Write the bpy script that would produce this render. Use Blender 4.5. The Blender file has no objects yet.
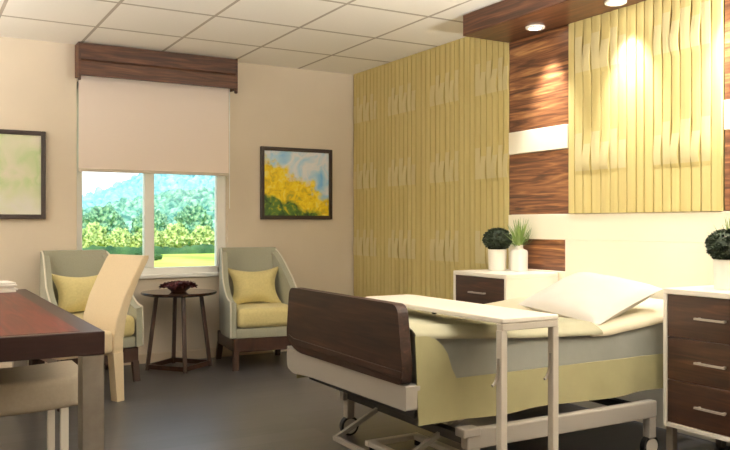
import bpy, bmesh, math, random
from mathutils import Vector, Matrix, noise as mnoise
R = math.radians
PI = math.pi
random.seed(7)
SC = bpy.context.scene
COL = SC.collection

# ------------------------------------------------------------------ materials
def lin(c):
    return tuple(((v/255)/12.92 if v/255 <= .04045 else ((v/255+.055)/1.055)**2.4) for v in c)

def new_mat(name):
    m = bpy.data.materials.new(name); m.use_nodes = True
    nt = m.node_tree
    return m, nt, nt.nodes['Principled BSDF'], nt.nodes['Material Output']

def plain(name, c, rough=.6, metal=0., noise=0., nscale=60., bump=0., spec=.5, sheen=0.):
    m, nt, b, o = new_mat(name)
    b.inputs['Roughness'].default_value = rough
    b.inputs['Metallic'].default_value = metal
    b.inputs['Specular IOR Level'].default_value = spec
    col = lin(c)
    b.inputs['Base Color'].default_value = (*col, 1)
    if sheen: b.inputs['Sheen Weight'].default_value = sheen
    if noise or bump:
        tc = nt.nodes.new('ShaderNodeTexCoord')
        n = nt.nodes.new('ShaderNodeTexNoise'); n.inputs['Scale'].default_value = nscale
        n.inputs['Detail'].default_value = 4
        nt.links.new(tc.outputs['Object'], n.inputs['Vector'])
        if noise:
            r = nt.nodes.new('ShaderNodeValToRGB')
            r.color_ramp.elements[0].position = .3; r.color_ramp.elements[1].position = .7
            r.color_ramp.elements[0].color = (*[v*(1-noise) for v in col], 1)
            r.color_ramp.elements[1].color = (*[min(1, v*(1+noise)) for v in col], 1)
            nt.links.new(n.outputs['Fac'], r.inputs['Fac'])
            nt.links.new(r.outputs['Color'], b.inputs['Base Color'])
        if bump:
            bp = nt.nodes.new('ShaderNodeBump'); bp.inputs['Strength'].default_value = bump
            bp.inputs['Distance'].default_value = .004
            nt.links.new(n.outputs['Fac'], bp.inputs['Height'])
            nt.links.new(bp.outputs['Normal'], b.inputs['Normal'])
    return m

def wood(name, stops, scale=(1., 12., 12.), rough=.4, spec=.5, nscale=2.2, dist=1.2):
    """grain running along the axis that has the smallest scale"""
    m, nt, b, o = new_mat(name)
    b.inputs['Roughness'].default_value = rough
    b.inputs['Specular IOR Level'].default_value = spec
    tc = nt.nodes.new('ShaderNodeTexCoord')
    mp = nt.nodes.new('ShaderNodeMapping'); mp.inputs['Scale'].default_value = scale
    n = nt.nodes.new('ShaderNodeTexNoise'); n.inputs['Scale'].default_value = nscale
    n.inputs['Detail'].default_value = 6; n.inputs['Distortion'].default_value = dist
    r = nt.nodes.new('ShaderNodeValToRGB')
    els = r.color_ramp.elements
    while len(els) < len(stops): els.new(.5)
    for e, (p, c) in zip(els, stops):
        e.position = p; e.color = (*lin(c), 1)
    nt.links.new(tc.outputs['Object'], mp.inputs['Vector'])
    nt.links.new(mp.outputs['Vector'], n.inputs['Vector'])
    nt.links.new(n.outputs['Fac'], r.inputs['Fac'])
    nt.links.new(r.outputs['Color'], b.inputs['Base Color'])
    return m

def emit(name, c, s):
    m, nt, b, o = new_mat(name)
    b.inputs['Base Color'].default_value = (*lin(c), 1)
    b.inputs['Emission Color'].default_value = (*lin(c), 1)
    b.inputs['Emission Strength'].default_value = s
    return m

M = {}
M['wall'] = plain('beige paint', (222, 210, 191), .85, noise=.02, nscale=3, bump=.03)
M['white'] = plain('white lacquer', (240, 234, 222), .35)
M['frame_white'] = plain('white window paint', (248, 248, 244), .4)
M['cream_panel'] = plain('cream laminate', (242, 234, 212), .45)
M['walnut'] = wood('walnut along y', [(.25, (58, 35, 23)), (.42, (98, 60, 38)), (.56, (140, 92, 57)), (.72, (192, 142, 90))], (10, .9, 14), .42)
M['walnut_x'] = wood('walnut along x', [(.28, (56, 34, 24)), (.45, (78, 49, 33)), (.6, (100, 64, 44)), (.75, (122, 82, 58))], (1., 12, 16), .5)
M['walnut_dark'] = wood('dark walnut along y', [(.28, (38, 23, 15)), (.45, (53, 32, 21)), (.6, (68, 42, 28)), (.76, (92, 59, 41))], (8, .9, 14), .38)
M['walnut_mid'] = wood('mid walnut along y', [(.28, (54, 32, 22)), (.45, (78, 47, 32)), (.6, (102, 64, 42)), (.76, (130, 88, 58))], (10, .9, 14), .35)
M['walnut_foot'] = wood('footboard walnut', [(.28, (30, 18, 13)), (.45, (41, 25, 17)), (.6, (52, 32, 22)), (.76, (72, 46, 33))], (8, .9, 14), .5, spec=.25)
M['dark_wood'] = wood('espresso wood', [(.3, (40, 24, 16)), (.7, (66, 40, 27))], (6, 6, 1.2), .35)
M['table_wood'] = wood('mahogany', [(.3, (56, 17, 14)), (.5, (84, 25, 19)), (.7, (108, 37, 26))], (8, .6, 8), .4, spec=.25)
M['table_edge'] = wood('mahogany edge', [(.3, (38, 23, 21)), (.7, (50, 30, 27))], (2, 2, 20), .4, spec=.3)
M['steel'] = plain('brushed steel', (165, 160, 152), .38, 1., noise=.06, nscale=30)
M['chrome'] = plain('satin nickel', (178, 170, 160), .4, .4)
M['grey_fabric'] = plain('grey green fabric', (158, 158, 140), .9, noise=.05, nscale=120, bump=.2, sheen=.2)
M['yellow_fabric'] = plain('soft yellow fabric', (212, 199, 142), .9, noise=.06, nscale=60, bump=.2, sheen=.2)
M['piping'] = plain('pale piping', (214, 210, 196), .8)
M['cream_fabric'] = plain('cream upholstery', (218, 200, 166), .85, noise=.03, nscale=90, bump=.15, sheen=.2)
M['bench_fabric'] = plain('oatmeal upholstery', (170, 158, 138), .85, noise=.04, nscale=60, bump=.15)
M['linen'] = plain('white linen', (210, 205, 198), .9, noise=.015, nscale=14, bump=.25)
M['sheet'] = plain('cream sheet', (206, 197, 172), .9, noise=.02, nscale=14, bump=.2)
M['coverlet'] = plain('pale green coverlet', (154, 151, 127), .9, noise=.05, nscale=9, bump=.3)
M['skirt'] = plain('yellow green spread', (148, 142, 104), .9, noise=.06, nscale=8, bump=.3)
M['mattress'] = plain('grey mattress cloth', (134, 135, 127), .9, noise=.05, nscale=10, bump=.3)
M['bed_metal'] = plain('ivory enamelled steel', (154, 148, 139), .45)
M['table_metal'] = plain('ivory table steel', (196, 189, 177), .4)
M['bed_dark'] = plain('dark bed chassis', (52, 50, 48), .6)
M['rubber'] = plain('black rubber', (22, 20, 20), .6)
M['ceramic'] = plain('white ceramic', (240, 236, 226), .3)
M['leaf_dark'] = plain('dark boxwood leaf', (34, 46, 24), .7, noise=.35, nscale=40)
M['leaf_light'] = plain('pale grass leaf', (124, 148, 78), .6, noise=.15, nscale=20)
M['soil'] = plain('potting soil', (50, 38, 28), .95)
M['petal'] = plain('dark red petal', (78, 26, 28), .55, noise=.3, nscale=25)
M['paper'] = plain('white paper', (236, 232, 224), .8)
M['baseboard'] = plain('beige baseboard', (214, 198, 174), .6)
M['pict_frame'] = plain('black brown frame', (46, 30, 22), .45)
M['blind_bar'] = plain('blind bar', (206, 194, 176), .5)

# ceiling: lay-in tiles with thin grid bars
def ceiling_mat():
    m, nt, b, o = new_mat('ceiling tiles')
    b.inputs['Roughness'].default_value = .9
    N, L = nt.nodes.new, nt.links.new
    tc = N('ShaderNodeTexCoord'); sp = N('ShaderNodeSeparateXYZ'); L(tc.outputs['Object'], sp.inputs[0])
    def line(out, off, pitch, w):
        a = N('ShaderNodeMath'); a.operation = 'ADD'; a.inputs[1].default_value = off; L(out, a.inputs[0])
        d = N('ShaderNodeMath'); d.operation = 'DIVIDE'; d.inputs[1].default_value = pitch; L(a.outputs[0], d.inputs[0])
        f = N('ShaderNodeMath'); f.operation = 'FRACT'; L(d.outputs[0], f.inputs[0])
        s = N('ShaderNodeMath'); s.operation = 'SUBTRACT'; s.inputs[1].default_value = .5; L(f.outputs[0], s.inputs[0])
        ab = N('ShaderNodeMath'); ab.operation = 'ABSOLUTE'; L(s.outputs[0], ab.inputs[0])
        g = N('ShaderNodeMath'); g.operation = 'GREATER_THAN'; g.inputs[1].default_value = .5 - w/pitch/2; L(ab.outputs[0], g.inputs[0])
        return g.outputs[0]
    lx = line(sp.outputs['X'], .63 + .67*20, .67, .024)
    ly = line(sp.outputs['Y'], .70 + .75*20, .75, .03)
    mx = N('ShaderNodeMath'); mx.operation = 'MAXIMUM'; L(lx, mx.inputs[0]); L(ly, mx.inputs[1])
    n = N('ShaderNodeTexNoise'); n.inputs['Scale'].default_value = 60; L(tc.outputs['Object'], n.inputs['Vector'])
    r = N('ShaderNodeValToRGB'); r.color_ramp.elements[0].color = (*lin((246, 241, 230)), 1); r.color_ramp.elements[1].color = (*lin((252, 248, 240)), 1)
    L(n.outputs['Fac'], r.inputs['Fac'])
    mix = N('ShaderNodeMix'); mix.data_type = 'RGBA'; L(mx.outputs[0], mix.inputs['Factor']); L(r.outputs['Color'], mix.inputs['A'])
    mix.inputs['B'].default_value = (*lin((186, 176, 162)), 1)
    L(mix.outputs['Result'], b.inputs['Base Color'])
    return m
M['ceiling'] = ceiling_mat()

def floor_mat():
    m, nt, b, o = new_mat('grey plank vinyl')
    N, L = nt.nodes.new, nt.links.new
    tc = N('ShaderNodeTexCoord')
    br = N('ShaderNodeTexBrick')
    br.inputs['Scale'].default_value = 1.; br.inputs['Brick Width'].default_value = 1.2; br.inputs['Row Height'].default_value = .18
    br.inputs['Mortar Size'].default_value = .0015; br.inputs['Bias'].default_value = 0
    br.inputs['Color1'].default_value = (*lin((84, 81, 82)), 1); br.inputs['Color2'].default_value = (*lin((72, 70, 71)), 1)
    br.inputs['Mortar'].default_value = (*lin((70, 66, 62)), 1)
    L(tc.outputs['Object'], br.inputs['Vector'])
    mp = N('ShaderNodeMapping'); mp.inputs['Scale'].default_value = (1, 14, 1); L(tc.outputs['Object'], mp.inputs['Vector'])
    n = N('ShaderNodeTexNoise'); n.inputs['Scale'].default_value = 3; n.inputs['Detail'].default_value = 5; L(mp.outputs[0], n.inputs['Vector'])
    r = N('ShaderNodeValToRGB'); r.color_ramp.elements[0].color = (.72, .72, .72, 1); r.color_ramp.elements[1].color = (1.15, 1.15, 1.15, 1)
    L(n.outputs['Fac'], r.inputs['Fac'])
    mix = N('ShaderNodeMix'); mix.data_type = 'RGBA'; mix.blend_type = 'MULTIPLY'; mix.inputs['Factor'].default_value = 1
    L(br.outputs['Color'], mix.inputs['A']); L(r.outputs['Color'], mix.inputs['B'])
    L(mix.outputs['Result'], b.inputs['Base Color'])
    b.inputs['Roughness'].default_value = .34
    b.inputs['Specular IOR Level'].default_value = .6
    return m
M['floor'] = floor_mat()

def slat_mat():
    m, nt, b, o = new_mat('olive bamboo slats')
    N, L = nt.nodes.new, nt.links.new
    tc = N('ShaderNodeTexCoord')
    mp = N('ShaderNodeMapping'); mp.inputs['Scale'].default_value = (1, 14, .6); L(tc.outputs['Object'], mp.inputs['Vector'])
    n = N('ShaderNodeTexNoise'); n.inputs['Scale'].default_value = 1.6; n.inputs['Detail'].default_value = 3; L(mp.outputs[0], n.inputs['Vector'])
    r = N('ShaderNodeValToRGB')
    r.color_ramp.elements[0].position = .3; r.color_ramp.elements[1].position = .7
    r.color_ramp.elements[0].color = (*lin((194, 176, 113)), 1); r.color_ramp.elements[1].color = (*lin((206, 190, 128)), 1)
    L(n.outputs['Fac'], r.inputs['Fac']); L(r.outputs['Color'], b.inputs['Base Color'])
    b.inputs['Roughness'].default_value = .5
    return m
M['slat'] = slat_mat()
M['slat_pale'] = plain('pale slat tone', (204, 191, 142), .45)  # paler tone for the slat faces inside each patch
M['slat_groove'] = plain('slat backing', (124, 110, 60), .9)

def blind_mat():
    m, nt, b, o = new_mat('blind fabric')
    N, L = nt.nodes.new, nt.links.new
    b.inputs['Base Color'].default_value = (*lin((250, 238, 228)), 1); b.inputs['Roughness'].default_value = .9
    t = N('ShaderNodeBsdfTranslucent'); t.inputs['Color'].default_value = (*lin((250, 228, 214)), 1)
    mx = N('ShaderNodeMixShader'); mx.inputs[0].default_value = .12
    L(b.outputs[0], mx.inputs[1]); L(t.outputs[0], mx.inputs[2]); L(mx.outputs[0], o.inputs['Surface'])
    return m
M['blind'] = blind_mat()

def glass_mat():
    m, nt, b, o = new_mat('window glass')
    N, L = nt.nodes.new, nt.links.new
    t = N('ShaderNodeBsdfTransparent'); g = N('ShaderNodeBsdfGlossy'); g.inputs['Roughness'].default_value = .02
    f = N('ShaderNodeFresnel'); f.inputs['IOR'].default_value = 1.35
    mx = N('ShaderNodeMixShader'); L(f.outputs[0], mx.inputs[0]); L(t.outputs[0], mx.inputs[1]); L(g.outputs[0], mx.inputs[2])
    L(mx.outputs[0], o.inputs['Surface'])
    return m
M['glass'] = glass_mat()

def foliage_mat(name, stops, scale, bump=0, ysc=1.):
    m, nt, b, o = new_mat(name)
    N, L = nt.nodes.new, nt.links.new
    tc = N('ShaderNodeTexCoord'); mp = N('ShaderNodeMapping'); mp.inputs['Scale'].default_value = (1, ysc, 1)
    n = N('ShaderNodeTexNoise'); n.inputs['Scale'].default_value = scale; n.inputs['Detail'].default_value = 5
    L(tc.outputs['Object'], mp.inputs['Vector']); L(mp.outputs['Vector'], n.inputs['Vector'])
    r = N('ShaderNodeValToRGB')
    els = r.color_ramp.elements
    while len(els) < len(stops): els.new(.5)
    for e, (p, c) in zip(els, stops): e.position = p; e.color = (*lin(c), 1)
    L(n.outputs['Fac'], r.inputs['Fac']); L(r.outputs['Color'], b.inputs['Base Color'])
    b.inputs['Roughness'].default_value = .9; b.inputs['Specular IOR Level'].default_value = .1
    return m
M['field'] = foliage_mat('mustard field', [(.35, (150, 176, 72)), (.5, (206, 214, 96)), (.65, (226, 226, 120))], .09)
M['tree_yellow'] = foliage_mat('yellow green crown', [(.36, (84, 122, 70)), (.5, (176, 196, 118)), (.64, (226, 232, 160))], 2.2)
M['tree_green'] = foliage_mat('mid green crown', [(.36, (64, 112, 92)), (.5, (120, 168, 130)), (.64, (172, 206, 160))], 1.8)
M['hedge'] = foliage_mat('dark hedge', [(.3, (48, 84, 56)), (.7, (92, 128, 76))], .5)
M['hill_near'] = foliage_mat('wooded slope', [(.35, (108, 160, 142)), (.5, (146, 192, 168)), (.65, (184, 216, 186))], .2, ysc=.2)  # distance haze is put into these pale blue-green tones
M['hill_far'] = foliage_mat('haze-tinted far ridge', [(.35, (146, 198, 206)), (.65, (184, 222, 222))], .12, ysc=.2)  # stronger haze painted in as a paler, bluer colour
M['bark'] = plain('bark', (96, 84, 66), .9)

def painting_mat(kind):
    m, nt, b, o = new_mat('painting ' + kind)
    N, L = nt.nodes.new, nt.links.new
    b.inputs['Roughness'].default_value = .5
    tc = N('ShaderNodeTexCoord'); sp = N('ShaderNodeSeparateXYZ'); L(tc.outputs['Object'], sp.inputs[0])
    def noise(scale, detail=4, dist=0.):
        n = N('ShaderNodeTexNoise'); n.inputs['Scale'].default_value = scale; n.inputs['Detail'].default_value = detail
        n.inputs['Distortion'].default_value = dist; L(tc.outputs['Object'], n.inputs['Vector']); return n.outputs['Fac']
    def math_(op, a, b_):
        q = N('ShaderNodeMath'); q.operation = op
        for i, v in enumerate((a, b_)):
            if isinstance(v, (int, float)): q.inputs[i].default_value = v
            else: L(v, q.inputs[i])
        return q.outputs[0]
    def ramp(fac, stops):
        r = N('ShaderNodeValToRGB'); els = r.color_ramp.elements
        while len(els) < len(stops): els.new(.5)
        for e, (p, c) in zip(els, stops): e.position = p; e.color = (*lin(c), 1) if max(c) > 1 else (*c, 1)
        L(fac, r.inputs['Fac']); return r.outputs['Color']
    def mix(f, a, b_):
        q = N('ShaderNodeMix'); q.data_type = 'RGBA'; L(f, q.inputs['Factor']); L(a, q.inputs['A']); L(b_, q.inputs['B']); return q.outputs['Result']
    x, z = sp.outputs['X'], sp.outputs['Z']          # metres from the picture's centre
    if kind == 'yellow':
        sky = ramp(noise(6, 3, .6), [(.3, (206, 234, 252)), (.45, (240, 244, 252)), (.6, (182, 226, 252)), (.75, (120, 196, 248))])
        yel = ramp(noise(16, 5, 1.), [(.3, (196, 180, 50)), (.42, (240, 206, 24)), (.55, (255, 228, 40)), (.7, (255, 238, 120))])
        grn = ramp(noise(14, 4, 1.), [(.3, (30, 62, 24)), (.55, (92, 132, 44)), (.7, (216, 196, 40))])
        # tree line falls from upper left to right
        line = math_('ADD', math_('MULTIPLY', x, -.55), math_('MULTIPLY', noise(9, 4), .42))
        d = math_('SUBTRACT', z, math_('SUBTRACT', line, .16))
        f1 = ramp(math_('ADD', math_('MULTIPLY', d, 5.), .5), [(.35, (1., 1., 1.)), (.65, (0., 0., 0.))])
        c = mix(f1, sky, yel)
        g = math_('ADD', math_('ADD', z, math_('MULTIPLY', x, .32)), math_('MULTIPLY', noise(8, 3), -.22))
        f2 = ramp(math_('ADD', math_('MULTIPLY', g, 5.), 2.1), [(.4, (1., 1., 1.)), (.6, (0., 0., 0.))])
        c = mix(f2, c, grn)
    else:
        a = ramp(noise(4, 4, .8), [(.3, (236, 230, 214)), (.48, (216, 222, 188)), (.6, (190, 212, 156)), (.75, (232, 234, 210))])
        w = ramp(noise(5, 3, .4), [(.3, (230, 230, 222)), (.7, (218, 224, 186))])
        f = ramp(math_('ADD', math_('MULTIPLY', z, 3.), .9), [(.3, (1., 1., 1.)), (.7, (0., 0., 0.))])
        c = mix(f, a, w)
    L(c, b.inputs['Base Color'])
    return m
M['paint_yellow'] = painting_mat('yellow')
M['paint_green'] = painting_mat('green')
M['lens'] = emit('lamp lens', (255, 246, 226), 14)

# ------------------------------------------------------------------ mesh helpers
def bm_new(): return bmesh.new()

def add_box(bm, x0, x1, y0, y1, z0, z1, bev=0., seg=2):
    r = bmesh.ops.create_cube(bm, size=1)
    vs = r['verts']
    for v in vs:
        v.co = Vector(((x0+x1)/2 + v.co.x*(x1-x0), (y0+y1)/2 + v.co.y*(y1-y0), (z0+z1)/2 + v.co.z*(z1-z0)))
    if bev > 0:
        es = list({e for v in vs for e in v.link_edges})
        bmesh.ops.bevel(bm, geom=es, offset=bev, segments=seg, profile=.5, affect='EDGES', clamp_overlap=True)
    return bm

def box(x0, x1, y0, y1, z0, z1, bev=0., seg=2):
    return add_box(bm_new(), x0, x1, y0, y1, z0, z1, bev, seg)

def add_tube(bm, pts, rad, n=10, caps=True):
    pts = [Vector(p) for p in pts]
    rads = rad if isinstance(rad, (list, tuple)) else [rad]*len(pts)
    rings = []
    up = None
    for i, p in enumerate(pts):
        t = (pts[min(i+1, len(pts)-1)] - pts[max(i-1, 0)]).normalized()
        if up is None:
            up = Vector((0, 0, 1)) if abs(t.z) < .9 else Vector((1, 0, 0))
        a = t.cross(up).normalized(); b = a.cross(t).normalized(); up = b
        rings.append([bm.verts.new(p + (a*math.cos(k*2*PI/n) + b*math.sin(k*2*PI/n))*rads[i]) for k in range(n)])
    for r0, r1 in zip(rings, rings[1:]):
        for k in range(n):
            bm.faces.new((r0[k], r0[(k+1) % n], r1[(k+1) % n], r1[k]))
    if caps:
        bm.faces.new(rings[0][::-1]); bm.faces.new(rings[-1])
    return bm

def tube(pts, rad, n=10): return add_tube(bm_new(), pts, rad, n)

def add_prism(bm, quad_a, quad_b):
    """closed loft between two equal polygons"""
    a = [bm.verts.new(p) for p in quad_a]; b = [bm.verts.new(p) for p in quad_b]
    n = len(a)
    for k in range(n): bm.faces.new((a[k], a[(k+1) % n], b[(k+1) % n], b[k]))
    bm.faces.new(a[::-1]); bm.faces.new(b)
    return bm

def bar(p0, p1, w, d=None, axis=(0, 0, 1), w1=None, d1=None):
    """square-section bar from p0 to p1"""
    bm = bm_new(); add_bar(bm, p0, p1, w, d, axis, w1, d1); return bm

def add_bar(bm, p0, p1, w, d=None, axis=(0, 0, 1), w1=None, d1=None):
    d = d or w; w1 = w1 or w; d1 = d1 or d
    p0, p1 = Vector(p0), Vector(p1); t = (p1-p0).normalized()
    ax = Vector(axis)
    if abs(t.dot(ax)) > .95: ax = Vector((1, 0, 0))
    a = t.cross(ax).normalized(); b = a.cross(t)
    q = lambda p, w, d: [p + a*w/2*s + b*d/2*u for s, u in ((-1, -1), (1, -1), (1, 1), (-1, 1))]
    add_prism(bm, q(p0, w, d), q(p1, w1, d1))
    return bm

def lathe(prof, n=32, center=(0, 0, 0)):
    bm = bm_new(); c = Vector(center); rings = []
    for r, z in prof:
        if r < 1e-5: rings.append([bm.verts.new(c + Vector((0, 0, z)))])
        else: rings.append([bm.verts.new(c + Vector((r*math.cos(2*PI*k/n), r*math.sin(2*PI*k/n), z))) for k in range(n)])
    for a, b in zip(rings, rings[1:]):
        for k in range(n):
            k2 = (k+1) % n
            if len(a) == 1 and len(b) == 1: continue
            if len(a) == 1: bm.faces.new((a[0], b[k2], b[k]))
            elif len(b) == 1: bm.faces.new((a[k], a[k2], b[0]))
            else: bm.faces.new((a[k], a[k2], b[k2], b[k]))
    return bm

def extrude_outline(pts, axis, a0, a1, bev=0., seg=2):
    """pts: 2-D outline; axis 'x': (y,z) outline, 'y': (x,z) outline, 'z': (x,y) outline"""
    f = {'x': lambda p, a: (a, p[0], p[1]), 'y': lambda p, a: (p[0], a, p[1]), 'z': lambda p, a: (p[0], p[1], a)}[axis]
    bm = bm_new()
    add_prism(bm, [f(p, a0) for p in pts], [f(p, a1) for p in pts])
    if bev:
        bmesh.ops.recalc_face_normals(bm, faces=bm.faces)
        es = [e for e in bm.edges if len(e.link_faces) == 2 and e.calc_face_angle(0) > .6]
        bmesh.ops.bevel(bm, geom=es, offset=bev, segments=seg, profile=.5, affect='EDGES', clamp_overlap=True)
    return bm

def round_poly(pts, radii, n=6):
    out = []
    N = len(pts)
    for i, p in enumerate(pts):
        r = radii[i] if isinstance(radii, (list, tuple)) else radii
        p = Vector(p); a = Vector(pts[i-1]); b = Vector(pts[(i+1) % N])
        if r <= 0: out.append(tuple(p)); continue
        p0 = p + (a-p).normalized()*r; p1 = p + (b-p).normalized()*r
        for k in range(n+1):
            t = k/n
            out.append(tuple(p0*(1-t)**2 + p*2*t*(1-t) + p1*t**2))
    return out

def grid_mesh(nu, nv, f, close=False):
    bm = bm_new()
    vs = [[bm.verts.new(f(i/(nu-1), j/(nv-1))) for j in range(nv)] for i in range(nu)]
    for i in range(nu-1):
        for j in range(nv-1):
            bm.faces.new((vs[i][j], vs[i+1][j], vs[i+1][j+1], vs[i][j+1]))
    return bm

def solidify(bm, t):
    bmesh.ops.recalc_face_normals(bm, faces=bm.faces)
    bmesh.ops.solidify(bm, geom=list(bm.faces), thickness=t)
    return bm

def pillow_bm(w, h, t, pinch=.07, n=22, sag=0., seed=0):
    bm = bm_new()
    top, bot = [], []
    for i in range(n):
        ra, rb = [], []
        for j in range(n):
            u, v = 2*i/(n-1)-1, 2*j/(n-1)-1
            x = w/2*u*(1 - pinch*(1-v*v)); y = h/2*v*(1 - pinch*(1-u*u))
            e = max(0., (1-u**4)*(1-v**4))**.5 * (.55 + .45*(1-u*u)*(1-v*v))
            z = t/2*e + .006*e*mnoise.noise(Vector((u*2.5+seed, v*2.5, 3)))
            a = bm.verts.new((x, y, z))
            edge = i in (0, n-1) or j in (0, n-1)
            ra.append(a); rb.append(a if edge else bm.verts.new((x, y, -t/2*e)))
        top.append(ra); bot.append(rb)
    for i in range(n-1):
        for j in range(n-1):
            bm.faces.new((top[i][j], top[i+1][j], top[i+1][j+1], top[i][j+1]))
            q = (bot[i][j], bot[i][j+1], bot[i+1][j+1], bot[i+1][j])
            if len(set(q)) == 4:
                try: bm.faces.new(q)
                except ValueError: pass
    return bm

def obj(name, bm, mat, parent=None, smooth=False, world=False, loc=None, rot=None):
    """ONE mesh object; world=True: coordinates are world ones and are made local to the parent"""
    if world and parent is not None:
        bmesh.ops.translate(bm, verts=bm.verts, vec=-Vector(parent.location))
    bmesh.ops.recalc_face_normals(bm, faces=bm.faces)
    me = bpy.data.meshes.new(name); bm.to_mesh(me); bm.free()
    me.materials.append(mat)
    if smooth:
        me.polygons.foreach_set('use_smooth', [True]*len(me.polygons))
        try: me.set_sharp_from_angle(angle=R(40))
        except Exception: pass
    o = bpy.data.objects.new(name, me); COL.objects.link(o)
    if parent is not None: o.parent = parent
    if loc is not None: o.location = loc
    if rot is not None: o.rotation_euler = rot
    return o

def tag(o, label, cat, group=None):
    o['label'] = label; o['category'] = cat
    if group: o['group'] = group
    return o

def thing(name, label, cat, loc=(0, 0, 0), rotz=0., group=None):
    o = bpy.data.objects.new(name, None); COL.objects.link(o)
    o.empty_display_size = .1
    o.location = loc; o.rotation_euler = (0, 0, rotz)
    return tag(o, label, cat, group)

def struct(name, bm, mat, parent=None, **k):
    o = obj(name, bm, mat, parent, **k); o['kind'] = 'structure'; return o

def dup(root, loc, rotz=None, label=None):
    r = root.copy(); COL.objects.link(r); r.location = loc
    if rotz is not None: r.rotation_euler = (0, 0, rotz)
    if label: r['label'] = label
    for ch in list(root.children):
        c = ch.copy(); COL.objects.link(c); c.parent = r
        for g in list(ch.children):
            d = g.copy(); COL.objects.link(d); d.parent = c
    return r

# ------------------------------------------------------------------ room shell
# corner of window wall and headboard wall at the origin; window wall y=0, headboard wall x=0
H = 2.7
XL, YB = -6.2, -8.6
struct('floor', box(XL, 0, YB, 0, -.1, 0), M['floor'])
struct('ceiling', box(XL-.15, .15, YB-.15, .18, H, H+.12), M['ceiling'])
WX0, WX1, WZ0, WZ1 = -2.66, -1.34, .765, 2.40
bm = bm_new()
add_box(bm, XL-.15, WX0, 0, .18, -.1, H); add_box(bm, WX1, .15, 0, .18, -.1, H)
add_box(bm, WX0, WX1, 0, .18, -.1, WZ0); add_box(bm, WX0, WX1, 0, .18, WZ1, H)
struct('wall_back', bm, M['wall'])
struct('wall_right', box(0, .15, YB-.15, 0, -.1, H), M['wall'])
struct('wall_left', box(XL-.15, XL, YB-.15, 0, -.1, H), M['wall'])
struct('wall_front', box(XL, 0, YB-.15, YB, -.1, H), M['wall'])
struct('baseboard_back', extrude_outline([(0, 0), (-.012, 0), (-.012, .075), (-.006, .085), (0, .085)], 'x', XL, -.02), M['baseboard'])

# ------------------------------------------------------------------ window
win = struct('window_1', (lambda b: (add_box(b, WX0, WX0+.055, .05, .12, WZ0, WZ1, .006), add_box(b, WX1-.085, WX1, .05, .12, WZ0, WZ1, .006),
      add_box(b, WX0, WX1, .05, .12, WZ0, WZ0+.06, .006), add_box(b, WX0, WX1, .05, .12, WZ1-.06, WZ1, .006), b)[-1])(bm_new()), M['frame_white'])
struct('window_mullion', box(-2.085, -2.0, .045, .125, WZ0+.06, WZ1-.06, .006), M['frame_white'], win)
struct('window_pane', box(WX0+.055, -2.085, .08, .086, WZ0+.06, WZ1-.06), M['glass'], win)
struct('window_pane', box(-2.0, WX1-.085, .08, .086, WZ0+.06, WZ1-.06), M['glass'], win)
struct('window_sill', box(WX0-.02, WX1+.02, -.03, .06, WZ0-.03, WZ0+.003, .008), M['frame_white'], win)

# roller blind
bl = thing('roller_blind', 'cream fabric roller blind pulled halfway down over the window', 'blind', (-2.0, -.03, 1.65))
obj('blind_fabric', box(-2.650, -1.345, -.036, -.033, 1.67, 2.50), M['blind'], bl, world=True)
obj('bottom_bar', box(-2.650, -1.345, -.043, -.027, 1.645, 1.672, .004), M['blind_bar'], bl, world=True)
obj('pull_cord', tube([(-1.335, -.035, 2.48), (-1.335, -.035, 1.9), (-1.335, -.035, 1.35)], .004, 6), M['frame_white'], bl, world=True)
# valance
va = thing('window_valance', 'dark walnut box valance above the window blind', 'valance', (-1.99, 0, 2.40))
b = extrude_outline([(-.16, 2.425), (-.16, 2.54), (-.152, 2.55), (-.16, 2.56), (-.16, 2.69), (-.138, 2.69), (-.138, 2.425)], 'x', -2.655, -1.325)
obj('front_board', b, M['walnut_x'], va, world=True)
for xa, xb in ((-2.675, -2.655), (-1.325, -1.305)):
    obj('end_board', extrude_outline(round_poly([(-.165, 2.385), (-.165, 2.692), (-.003, 2.692), (-.003, 2.42), (-.12, 2.42), (-.13, 2.385)], [.008, 0, 0, 0, .01, .008], 3), 'x', xa, xb), M['walnut_x'], va, world=True)

# ------------------------------------------------------------------ pictures
def picture(name, label, x0, x1, z0, z1, mat):
    cx, cz = (x0+x1)/2, (z0+z1)/2
    t = thing(name, label, 'picture', (cx, -.002, cz))
    w, h, f = (x1-x0)/2, (z1-z0)/2, .035
    bm = bm_new()
    for q in ((-w, -w+f, -h, h), (w-f, w, -h, h), (-w+f, w-f, -h, -h+f), (-w+f, w-f, h-f, h)):
        add_box(bm, q[0], q[1], -.032, 0, q[2], q[3], .003, 1)
    obj('frame', bm, M['pict_frame'], t)
    obj('canvas', box(-w+f, w-f, -.016, -.002, -h+f, h-f), mat, t)
    return t
picture('painting', 'framed painting of yellow blossom under a blue sky, between window and corner', -1.025, -.275, 1.255, 1.935, M['paint_yellow'])
picture('painting', 'dark framed pale green abstract painting left of the window', -3.70, -2.905, 1.25, 1.96, M['paint_green'])

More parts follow.
